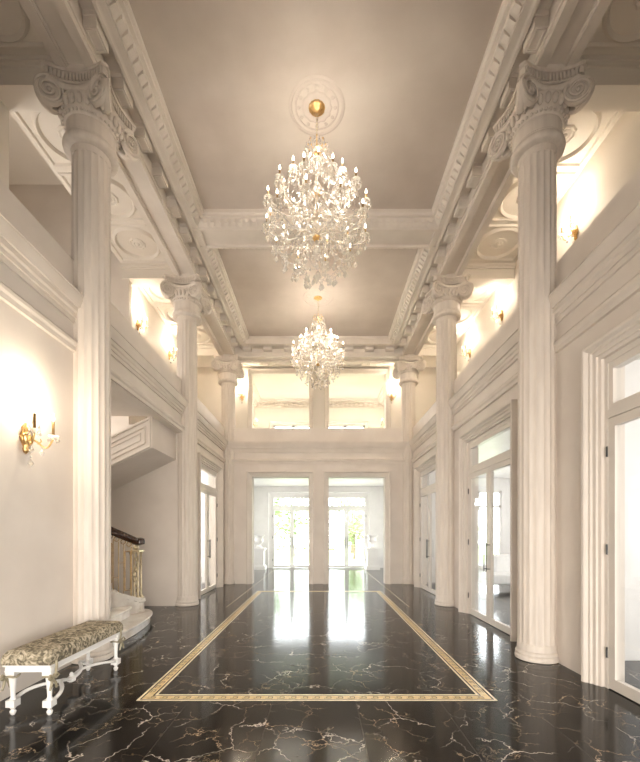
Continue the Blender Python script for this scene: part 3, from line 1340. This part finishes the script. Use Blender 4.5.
# upper flight along the alcove's back wall
def upper_flight(b):
    x1, x2 = -3.01, -6.4
    s_ = .487
    for (y0, y1, top, bot) in ((7.06, 8.23, 3.62, 3.05),):
        v = []
        for y in (y0, y1):
            v += [b.verts.new((x1, y, bot)), b.verts.new((x1, y, top)), b.verts.new((x2, y, top + (x2 - x1) * s_)), b.verts.new((x2, y, bot + (x2 - x1) * s_))]
        for f in ((0, 1, 2, 3), (7, 6, 5, 4), (0, 4, 5, 1), (1, 5, 6, 2), (2, 6, 7, 3), (3, 7, 4, 0)):
            b.faces.new([v[i] for i in f])


obj('upper_flight', upper_flight, 'wall', st)


def string_panel(b):
    s_ = .487
    y = 7.06

    def q(d, z): return (-3.01 - d, y, z - d * s_)
    for inset, w, p in ((.0, .035, .03), (.11, .03, .022), (.20, .02, .014)):
        a = inset
        pts = [q(a * .9 + .015, 3.06 + a), q(a * .9 + .015, 3.60 - a * .95), q(3.2, 3.60 - a * .95), q(3.2, 3.06 + a)]
        sweep(b, pts, [(0, 0), (w, 0), (w * .8, p), (w * .3, p)], (0, -1, 0), True)


obj('string_moulding', string_panel, 'plaster', st)

# alcove and stair hall walls
def wall_alcove(b):
    y0, y1 = 8.23, 8.5
    box(b, -7.4, XL(WF + .22), y0, y1, 0, 3.78)
    box(b, -7.4, XL(GX - .14), y0 + .14, y1, 3.78, 9.0)
    box(b, XL(GX - .14), XL(3.1), y0 + .14, y1, GC + .12, 9.0)


struct('wall_alcove', wall_alcove, 'wall')


def stair_hall(b):
    box(b, -7.6, -7.4, 4.7, 8.5, 0, 9.0)
    box(b, -7.4, XL(WF + .22), 4.8, 5.0, 0, 3.6)
    box(b, -7.4, XL(GX), 4.8, 5.0, 3.6, 9.0)
    box(b, XL(GX), -3.2, 4.8, 5.0, GC + .13, 9.0)
    box(b, -3.2, -3.0, 4.7, 8.5, GC + .2, 9.0)


struct('wall_stair_hall', stair_hall, 'wall')
struct('ceiling_stair_hall', lambda b: box(b, -7.6, XL(3.0), 4.7, 8.5, 8.9, 9.05), 'gceil')

# ------------------------------------------------------------------ bench
bn = thing('upholstered_bench', 'white carved bench with olive damask cushion against the left wall', 'bench', (-2.40, 3.81, 0))
HX, HY = .152, .53


def bench_frame(b):
    box(b, -.182, .182, -.575, .575, .372, .425)
    box(b, -.196, .196, -.588, .588, .412, .43)
    box(b, -.19, .19, -.582, .582, .368, .378)


obj('seat_rail', bench_frame, 'white', bn, bevel=.006)


def cushion(b):
    nx, ny = 12, 28
    hx, hy, z0, h = .202, .592, .428, .115

    def P_(u, v, top):
        e = min(1 - abs(u), (1 - abs(v)) * hy / hx)
        f = min(1, e / .22)
        bulge = math.sqrt(max(0, 1 - (1 - f) ** 2))
        return (u * hx, v * hy, z0 + (.045 + (h - .045) * bulge + .012 * (1 - u * u) * (1 - v * v) if top else 0))
    g = {}
    for i in range(nx + 1):
        for j in range(ny + 1):
            u, v = math.sin((-1 + 2 * i / nx) * PI / 2), math.sin((-1 + 2 * j / ny) * PI / 2)
            g[i, j] = b.verts.new(P_(u, v, True))
    for i in range(nx):
        for j in range(ny):
            b.faces.new((g[i, j], g[i + 1, j], g[i + 1, j + 1], g[i, j + 1]))
    bd = [(i, 0) for i in range(nx)] + [(nx, j) for j in range(ny)] + [(i, ny) for i in range(nx, 0, -1)] + [(0, j) for j in range(ny, 0, -1)]
    lo = [b.verts.new((g[q].co.x, g[q].co.y, z0)) for q in bd]
    for q in range(len(bd)):
        w = (q + 1) % len(bd)
        b.faces.new((g[bd[q]], lo[q], lo[w], g[bd[w]]))
    b.faces.new(lo)


obj('cushion', cushion, 'fabric', bn, 60)
LEG = [(.012, 0), (.020, .012), (.024, .03), (.014, .045), (.018, .055), (.032, .075), (.034, .095), (.03, .125), (.022, .14), (.017, .15), (.019, .20), (.027, .29), (.030, .305), (.022, .315), (.022, .325), (.033, .335), (.033, .375)]
for sx in (-1, 1):
    for sy in (-1, 1):
        lg = obj('leg', lambda b, sx=sx, sy=sy: (lathe(b, LEG, (sx * HX, sy * HY, 0), 14, lambda a, z: 1 + .05 * math.cos(6 * a) if .15 < z < .3 else 1),
                                                 box(b, sx * HX - .036, sx * HX + .036, sy * HY - .036, sy * HY + .036, .072, .128),
                                                 box(b, sx * HX - .038, sx * HX + .038, sy * HY - .038, sy * HY + .038, .335, .40)), 'white', bn, 45)

        def bow(b, sx=sx, sy=sy):
            cx_, cy_ = sx * (HX + .0), sy * HY
            pts = [(cx_ + .046 * math.cos(a), cy_ + .046 * math.sin(a), .325 + .006 * math.sin(3 * a)) for a in [2 * PI * q / 14 for q in range(15)]]
            tube(b, pts, .009, 6)
            ox, oy = cx_ + sx * .042, cy_ + sy * .03
            for d in (-1, 1):
                tube(b, [(ox, oy, .325), (ox + .01, oy + d * .04, .35), (ox + .015, oy + d * .062, .325), (ox + .01, oy + d * .035, .308), (ox, oy, .325)], .009, 6)
                tube(b, [(ox, oy, .322), (ox + .012, oy + d * .025, .27), (ox + .008, oy + d * .04, .225)], [.009, .011, .008], 6)
            tube(b, [(cx_ + sx * .05, cy_, .335), (cx_ + sx * .058, cy_, .40), (cx_ + sx * .056, cy_, .455)], .010, 6)
        obj('ribbon_bow', bow, 'ribbon', lg, 50, label='olive ribbon tied round the leg')


def stretch(b):
    for sx in (-1, 1):
        for sy in (-1, 1):
            pts = []
            for q in range(17):
                t = q / 16
                x = sx * HX * (1 - (3 * t * t - 2 * t ** 3)) + sx * .03 * math.sin(t * PI * 2)
                pts.append((x, sy * HY * (1 - t), .10 + .055 * math.sin(t * PI)))
            tube(b, pts, .017, 8, flat=.85)
    lathe(b, [(.02, .075), (.036, .085), (.038, .115), (.03, .125), (.016, .13), (.02, .145), (.012, .165), (.001, .17)], (0, 0, 0), 16)


obj('stretcher', stretch, 'white', bn, 50)


# ------------------------------------------------------------------ crystal shapes
def drop(b, c=(0, 0, 0), k_=1.0):
    octa(b, (c[0], c[1], c[2] - .018 * k_), .006 * k_, .012 * k_, .010 * k_, 5)
    octa(b, (c[0], c[1], c[2] - .060 * k_), .018 * k_, .034 * k_, .022 * k_, 6)


sc_drop = mesh('crystal_drop', lambda b: drop(b, (0, 0, 0), .75), 'crystal')
drop_big = mesh('crystal_drop', lambda b: drop(b, (0, 0, 0), 1.75), 'crystal')
drop_small = mesh('crystal_drop', lambda b: drop(b, (0, 0, 0), 1.25), 'crystal')


# ------------------------------------------------------------------ wall sconces (front is local -y, wall at y=0)
def make_sconce(label, group):
    t = thing('wall_sconce', label, 'wall light', (0, 0, 0), 0, group)

    def plate(b):
        lathe(b, [(.001, -.17), (.018, -.15), (.028, -.12), (.022, -.10), (.040, -.06), (.058, -.01), (.05, .03), (.034, .06), (.042, .085), (.026, .11), (.012, .13), (.001, .14)], (0, -.022, 0), 14,
              lambda a, z: 1 + .14 * math.cos(5 * a + z * 30))
        for s in (-1, 1):
            tube(b, [(s * .02, -.03, -.08), (s * .055, -.035, -.05), (s * .065, -.035, .0), (s * .04, -.04, .03), (s * .03, -.04, .0)], [.012, .012, .011, .009, .006], 6)
            tube(b, [(s * .02, -.03, .06), (s * .05, -.035, .09), (s * .03, -.035, .12)], [.01, .01, .006], 6)
        blob(b, (0, -.06, .0), .03, .03, .035)
    obj('backplate', plate, 'gold', t, 60)
    for s in (-1, 1):
        ex, ey = s * .13, -.20

        def arm(b, s=s):
            pts = []
            for q in range(15):
                u = q / 14
                pts.append((s * (.02 + .11 * u ** .8), -.05 - .15 * u, -.02 - .075 * math.sin(u * PI) + .035 * u + .03 * math.sin(u * 2 * PI)))
            tube(b, pts, .0095, 8)
            tube(b, [(s * .05, -.10, -.06), (s * .075, -.12, -.03), (s * .06, -.12, -.005)], [.007, .007, .004], 6)
        a = obj('arm', arm, 'gold', t, 60)
        obj('drip_cup', lambda b, ex=ex, ey=ey: lathe(b, [(.008, .0), (.020, .01), (.046, .03), (.05, .042), (.044, .04), (.016, .025), (.001, .025)], (ex, ey, 0), 16), 'crystal', a, 50)
        obj('candle', lambda b, ex=ex, ey=ey: lathe(b, [(.017, .02), (.014, .04), (.013, .05), (.013, .185), (.011, .19), (.001, .19)], (ex, ey, 0), 10), 'brass', a, 40)
        obj('bulb', lambda b, ex=ex, ey=ey: lathe(b, [(.007, .188), (.012, .21), (.009, .235), (.001, .262)], (ex, ey, 0), 8), 'bulb', a, 60)

        for q in range(6):
            aa = 2 * PI * q / 6
            obj('crystal_drop', sc_drop, None, a, loc=(ex + .045 * math.cos(aa), ey + .045 * math.sin(aa), .035))
        obj('crystal_drop', drop_small, None, a, loc=(s * .07, -.13, -.07))
    obj('crystal_pendant', lambda b: drop(b, (0, -.07, -.17), 1.5), 'crystal', t)

    def spray(b):
        for s in (-1, 1):
            octa(b, (s * .075, -.10, .10), .012, .05, .03)
            tube(b, [(s * .02, -.06, .03), (s * .05, -.09, .07), (s * .075, -.10, .10)], .004, 5)
        octa(b, (0, -.09, .14), .014, .06, .04)
        tube(b, [(0, -.05, .03), (0, -.085, .08), (0, -.09, .13)], .004, 5)
    obj('crystal_spray', spray, 'crystal', t)
    return t


SC = [  # label, x, y, z, rz, group, power
    ('gold two-candle crystal sconce low on the left wall above the bench', XL(WF), 3.82, 2.44, 90, None, 12),
    ('crystal sconce in the left gallery, just inside the opening beside the second left column', XL(GX), 9.05, 6.30, 90, 'gallery', 15),
    ('crystal sconce in the left gallery, partly hidden by the shaft of the second left column', XL(GX), 10.95, 6.47, 90, 'gallery', 15),
    ('crystal sconce in the right gallery, half hidden by the parapet beside the nearest right column', XR(GX), 6.32, 6.34, -90, 'gallery', 16),
    ('crystal sconce in the right gallery, just left of the shaft of the nearest right column', XR(GX), 8.9, 6.44, -90, 'gallery', 15),
    ('crystal sconce in the right gallery, just right of the second right column shaft', XR(GX), 10.8, 6.46, -90, 'gallery', 15),
    ('crystal sconce on the back balcony wall beside the far left column', X0 - 2.62, 13.5, 6.18, 0, 'balcony', 16),
    ('crystal sconce on the back balcony wall beside the far right column', X0 + 2.48, 13.5, 6.18, 0, 'balcony', 16),
    ('small sconce in the room behind the balcony, at its left wall', XL(2.75), 16.2, 6.0, 90, 'upper', 7),
    ('small sconce in the room behind the balcony, at its right wall', XR(2.75), 16.2, 6.0, -90, 'upper', 7),
]
sc0 = None
for lab, x, y, z, rz, gr, pw in SC:
    if sc0 is None:
        t = sc0 = make_sconce(lab, None)
    else:
        t = copy_tree(sc0)
        t['label'] = lab
    t['group'] = 'two-candle crystal sconces'
    t.location = (x, y, z)
    t.rotation_euler = (0, 0, R(rz))
    if gr: t.scale = (.86, .86, .86)
    d = Vector((0, -1, 0))
    d.rotate(t.rotation_euler)
    light('sconce_glow', Vector((x, y, z)) + d * .20 + Vector((0, 0, .38)), pw, radius=.035)


# ------------------------------------------------------------------ chandeliers
def garland(b, p, q, sag, n, r=.007):
    p, q = Vector(p), Vector(q)
    for i in range(n + 1):
        t = i / n
        c = p.lerp(q, t) - Vector((0, 0, sag * 4 * t * (1 - t)))
        octa(b, c, r, r * 1.15, r * 1.15, 4)


TIER = [  # arms, radius, cup height, angle offset
    (10, .665, -.80, .13), (12, .66, -.53, .30), (8, .44, -.27, .05)]


def arm_mesh(r, h):
    def f(b):
        pts = []
        for q in range(17):
            u = q / 16
            pts.append((.05 + (r - .05) * u, 0, h - .05 - .09 * math.sin(u * PI) + .05 * math.sin(u * 2 * PI) * (1 - u)))
        tube(b, pts, .010, 6)
        lathe(b, [(.012, -.045), (.018, -.03), (.009, -.01), (.014, .0)], (r, 0, h), 8)
    return f


def skirt(r, h):
    def f(b):
        lathe(b, [(.012, .0), (.03, .004), (.055, .016), (.06, .026), (.05, .02), (.014, .012)], (r, 0, h), 14, cap=False)
    return f



def make_chandelier(label):
    t = thing('chandelier', label, 'chandelier', (0, 0, 0), 0, 'crystal chandeliers')
    # origin: 6.35 m level; ceiling at +.87
    top = CEI - 6.35

    def canopy(b):
        lathe(b, [(.001, top - .075), (.014, top - .072), (.02, top - .06), (.05, top - .05), (.065, top - .035), (.095, top - .028), (.108, top - .012), (.112, top)], (0, 0, 0), 28, lambda a, z: 1 + .03 * math.cos(14 * a))
    obj('canopy', canopy, 'gold', t, 50)

    def chain(b):
        z = top - .07
        i = 0
        while z > .33:
            a = (i % 2) * PI / 2
            pts = [(.011 * math.cos(q) * math.cos(a), .011 * math.cos(q) * math.sin(a), z - .02 + .022 * math.sin(q)) for q in [2 * PI * w / 8 for w in range(9)]]
            tube(b, pts, .0035, 5)
            z -= .034
            i += 1
    obj('chain', chain, 'palegold', t, 60)

    def stem(b):
        lathe(b, [(.006, .36), (.02, .33), (.035, .29), (.014, .26), (.014, .2), (.035, .16), (.05, .11), (.03, .06), (.018, 0), (.018, -.12), (.045, -.17), (.065, -.24), (.045, -.31), (.02, -.36), (.02, -.5),
                  (.05, -.56), (.09, -.64), (.10, -.70), (.07, -.77), (.03, -.82), (.02, -.98), (.045, -1.03), (.06, -1.09), (.03, -1.16), (.001, -1.2)], (0, 0, 0), 16)
    obj('stem', stem, 'crystal', t, 40)

    for z, r in ((-.30, .05), (-.58, .055), (-.88, .06), (.26, .045)):
        obj('hub', lambda b, z=z, r=r: lathe(b, [(.01, z + .035), (r * .7, z + .02), (r, z), (r * .7, z - .03), (.01, z - .05)], (0, 0, 0), 16), 'gold', t, 40)

    def crown(b):
        for i in range(8):
            a = 2 * PI * i / 8
            c, s = math.cos(a), math.sin(a)
            tube(b, [(.03 * c, .03 * s, .25), (.10 * c, .10 * s, .30), (.13 * c, .13 * s, .36), (.10 * c, .10 * s, .385)], [.006, .006, .005, .003], 5)
            blob(b, (.115 * c, .115 * s, .385), .010, .010, .010, 6, 4)
    obj('crown', crown, 'gold', t, 40)
    ndrop = 0
    for n, r, h, off in TIER:
        ma = mesh('arm', arm_mesh(r, h), 'crystal', 50)
        mk = mesh('drip_cup', skirt(r, h), 'crystal')
        mc = mesh('candle', lambda b: lathe(b, [(.016, .012), (.0125, .03), (.0125, .115), (.001, .116)], (r, 0, h), 8), 'brass', 40)
        mb = mesh('bulb', lambda b: lathe(b, [(.007, .115), (.0135, .14), (.010, .162), (.001, .185)], (r, 0, h), 8), 'bulb', 60)
        for i in range(n):
            a = off + 2 * PI * i / n
            ar = obj('arm', ma, None, t)
            ar.rotation_euler = (0, 0, a)
            obj('drip_cup', mk, None, ar)
            obj('candle', mc, None, ar)
            obj('bulb', mb, None, ar)
            o = obj('crystal_drop', drop_big, None, t, loc=(r * .99 * math.cos(a), r * .99 * math.sin(a), h - .05))
            o2 = obj('crystal_drop', drop_big, None, t, loc=(r * .72 * math.cos(a), r * .72 * math.sin(a), h - .15))
            ndrop += 2
    # hanging basket of drops under the lowest tier
    for n, r, z in ((14, .56, -1.02), (12, .43, -1.16), (9, .30, -1.27), (5, .15, -1.36)):
        for i in range(n):
            a = 2 * PI * i / n + r * 7
            obj('crystal_drop', drop_big, None, t, loc=(r * math.cos(a), r * math.sin(a), z))
    obj('crystal_ball', lambda b: (octa(b, (0, 0, -1.40), .05, .07, .09, 8), octa(b, (0, 0, -1.26), .03, .05, .05, 8)), 'crystal', t)

    def strings(b):
        rnd = random.Random(4)
        pr = None
        rings = [(8, .11, .33), (8, .30, -.08), (8, .44, -.30), (12, .66, -.56), (10, .665, -.83), (14, .56, -1.02), (12, .43, -1.16), (9, .30, -1.27), (5, .15, -1.36)]
        for (n1, r1, z1), (n2, r2, z2) in zip(rings, rings[1:]):
            n = max(n1, n2)
            for i in range(n):
                a = 2 * PI * i / n + r2
                a2 = a + .15
                garland(b, (r1 * math.cos(a), r1 * math.sin(a), z1), (r2 * math.cos(a2), r2 * math.sin(a2), z2), .03, max(8, int(34 * abs(z1 - z2) + 14 * abs(r1 - r2))), .0085)
        for n, r, h, off in TIER:
            for i in range(n):
                a, a2 = off + 2 * PI * i / n, off + 2 * PI * (i + 1) / n
                garland(b, (r * math.cos(a), r * math.sin(a), h), (r * math.cos(a2), r * math.sin(a2), h), .08, 13, .0085)
        for n, r, h, off in TIER:
            for i in range(n):
                a = off + 2 * PI * i / n
                ca, sa = math.cos(a), math.sin(a)
                for q in range(8):
                    w = 2 * PI * q / 8
                    drop(b, (r * ca + .057 * math.cos(w), r * sa + .057 * math.sin(w), h + .012), 1.0)
                for q in range(6):
                    u = .2 + .65 * q / 5
                    rr_ = .05 + (r - .05) * u
                    octa(b, (rr_ * ca, rr_ * sa, h - .075 - .09 * math.sin(u * PI)), .010, .012, .03, 5)
        for i in range(14):
            a = 2 * PI * i / 14
            for rr_, zz in ((.15, .36), (.12, .27), (.17, .22)):
                drop(b, (rr_ * math.cos(a), rr_ * math.sin(a), zz), 1.3)
        # prisms hanging inside the body
        for i in range(260):
            z = rnd.uniform(-1.28, .05)
            rm = .64 * math.sqrt(max(.04, 1 - ((z + .68) / .78) ** 2))
            r = rm * rnd.uniform(.35, .98)
            a = rnd.uniform(0, 2 * PI)
            drop(b, (r * math.cos(a), r * math.sin(a), z), rnd.uniform(.8, 1.35))
    o = obj('crystal_strings', strings, 'crystal', t)
    o['kind'] = 'stuff'
    return t


CH = [(-.047, 5.30, 'nearer large crystal chandelier hung from the first ceiling field'),
      (-.055, 9.57, 'farther crystal chandelier before the back balcony')]
ch0 = None
for x, y, lab in CH:
    if ch0 is None:
        t = ch0 = make_chandelier(lab)
    else:
        t = copy_tree(ch0)
        t['label'] = lab
    k_ = 1 if y < 7 else .925
    t.scale = (k_, k_, k_)
    t.location = (x, y, CEI - .87 * k_)
    for q in range(4):
        a = PI / 4 + q * PI / 2
        light('chandelier_glow', (x + .45 * math.cos(a), y + .45 * math.sin(a), 6.32), 4.5 if y < 7 else 7, (1, .91, .79), .05)


def ceil_med(b):
    ring(b, .355, .025, .010, 0, 64)
    ring(b, .285, .012, .006, 0, 64)
    lathe(b, [(.20, 0), (.19, -.006), (.17, -.009), (.15, -.005), (.11, -.006), (.001, -.006)], (0, 0, 0), 64, lambda a, z: 1 + .035 * math.cos(12 * a))
    for i in range(12):
        a = 2 * PI * i / 12
        blob(b, (.245 * math.cos(a), .245 * math.sin(a), 0), .026, .026, .006, 8, 6)


cm = mesh('ceiling_medallion', ceil_med, 'ceil', 50)
for x, y, lab in CH:
    tag(obj('ceiling_medallion', cm, None, loc=(x, y, CEI)), 'round plaster ceiling medallion above the %s chandelier' % ('nearer' if y < 7 else 'farther'), 'ceiling medallion', 'medallions above the chandeliers')

# ------------------------------------------------------------------ urns on pedestals
def pedestal(b):
    box(b, -.29, .29, -.29, .29, 0, .14)
    box(b, -.26, .26, -.26, .26, .14, .19)
    box(b, -.225, .225, -.225, .225, .19, .80)
    box(b, -.25, .25, -.25, .25, .80, .84)
    box(b, -.28, .28, -.28, .28, .84, .91)
    for s in (-1, 1):
        sweep(b, [(-.16, s * .225, .27), (.16, s * .225, .27), (.16, s * .225, .72), (-.16, s * .225, .72)], [(0, 0), (.02, 0), (.02, .012), (0, .012)], (0, s, 0), True)


def urn(b):
    box(b, -.12, .12, -.12, .12, 0, .05)
    lathe(b, [(.11, .05), (.105, .07), (.06, .10), (.045, .14), (.06, .165), (.12, .20), (.175, .27), (.185, .33), (.17, .38), (.165, .43), (.19, .49), (.24, .52), (.245, .54), (.20, .545), (.001, .50)], (0, 0, 0), 28,
          lambda a, z: 1 + .04 * math.cos(16 * a) if .17 < z < .30 else 1)


pm, um = mesh('pedestal', pedestal, 'white'), mesh('urn', urn, 'white', 40)
for x, y, w in ((-2.60, 16.75, 'left'), (2.20, 16.75, 'right')):
    o = tag(obj('pedestal', pm, None, loc=(x, y, 0)), 'white square pedestal beside the %s garden window' % w, 'pedestal', 'pedestals in the vestibule')
    o = tag(obj('urn', um, None, loc=(x, y, .91)), 'white stone urn on the pedestal beside the %s garden window' % w, 'urn', 'urns in the vestibule')

# ------------------------------------------------------------------ garden
lawn = obj('lawn', lambda b: box(b, -30, 30, 17.75, 60, -.2, -.05), 'grass')
lawn['kind'] = 'structure'
terr = obj('path', lambda b: box(b, -30, 30, 17.74, 20.5, -.2, -.03), 'marble')
terr['kind'] = 'structure'


def crown_mesh(seed, rx, rz, n, cz):
    rnd = random.Random(seed)

    def f(b):
        cl_ = [(rnd.gauss(0, .45) * rx, rnd.gauss(0, .45) * rx, cz + rnd.uniform(-.8, .8) * rz) for _ in range(26)]
        for i in range(n):
            c = rnd.choice(cl_)
            p = Vector(c) + Vector((rnd.gauss(0, .2) * rx, rnd.gauss(0, .2) * rx, rnd.gauss(0, .18) * rz))
            s = rnd.uniform(.07, .16)
            e = Matrix.Rotation(rnd.uniform(0, 6.3), 3, 'Z') @ Matrix.Rotation(rnd.uniform(-1, 1), 3, 'X')
            q = [p + e @ Vector(w) for w in ((-s, 0, 0), (0, -s * .45, 0), (s, 0, 0), (0, s * .45, 0))]
            b.faces.new([b.verts.new(w) for w in q])
    return f


cms = [mesh('crown', crown_mesh(i + 1, 1.7, 1.6, 2600, 2.7), 'leaf') for i in range(2)]
tm = mesh('trunk', lambda b: (tube(b, [(0, 0, 0), (.06, .02, .8), (.02, 0, 1.7), (.12, .05, 2.6), (.2, .05, 3.4)], [.12, .09, .075, .05, .02], 8),
                              tube(b, [(.02, 0, 1.5), (-.4, .1, 2.3), (-.7, .1, 3.0)], [.06, .04, .015], 6),
                              tube(b, [(.03, 0, 1.3), (.5, -.1, 2.1), (.9, -.1, 2.6)], [.05, .035, .015], 6)), 'bark', 60)
TR = [(2.1, 24.5, 'slender leafy garden tree nearest to the right garden window'), (2.6, 32, 'leafy tree at the right, behind the slender one in the garden'),
(-1.9, 27.5, 'tree seen through the right half of the left garden window'),
      (-5.2, 33, 'tree seen through the left half of the left garden window'), (7.0, 27, 'tree at the far right of the garden')]
for i, (x, y, lab) in enumerate(TR):
    t = thing('garden_tree', lab, 'tree', (x, y, -.06), i * 1.1, 'trees in the garden')
    sc_ = .8 if i == 0 else 1.25
    t.scale = (sc_, sc_, sc_)
    obj('trunk', tm, None, t)
    obj('crown', cms[i % 2], None, t)


def hedge(b):
    rnd = random.Random(9)
    for i in range(7000):
        p = Vector((rnd.uniform(-14, 14), 37 + rnd.uniform(-.6, .6), rnd.uniform(0, 1) ** .8 * 2.6))
        s = rnd.uniform(.1, .22)
        e = Matrix.Rotation(rnd.uniform(0, 6.3), 3, 'Z') @ Matrix.Rotation(rnd.uniform(-1.4, 1.4), 3, 'X')
        b.faces.new([b.verts.new(p + e @ Vector(w)) for w in ((-s, 0, 0), (0, -s * .5, 0), (s, 0, 0), (0, s * .5, 0))])


tag(obj('hedge', hedge, 'leaf'), 'leafy green hedge along the end of the lawn', 'hedge', kind='stuff')
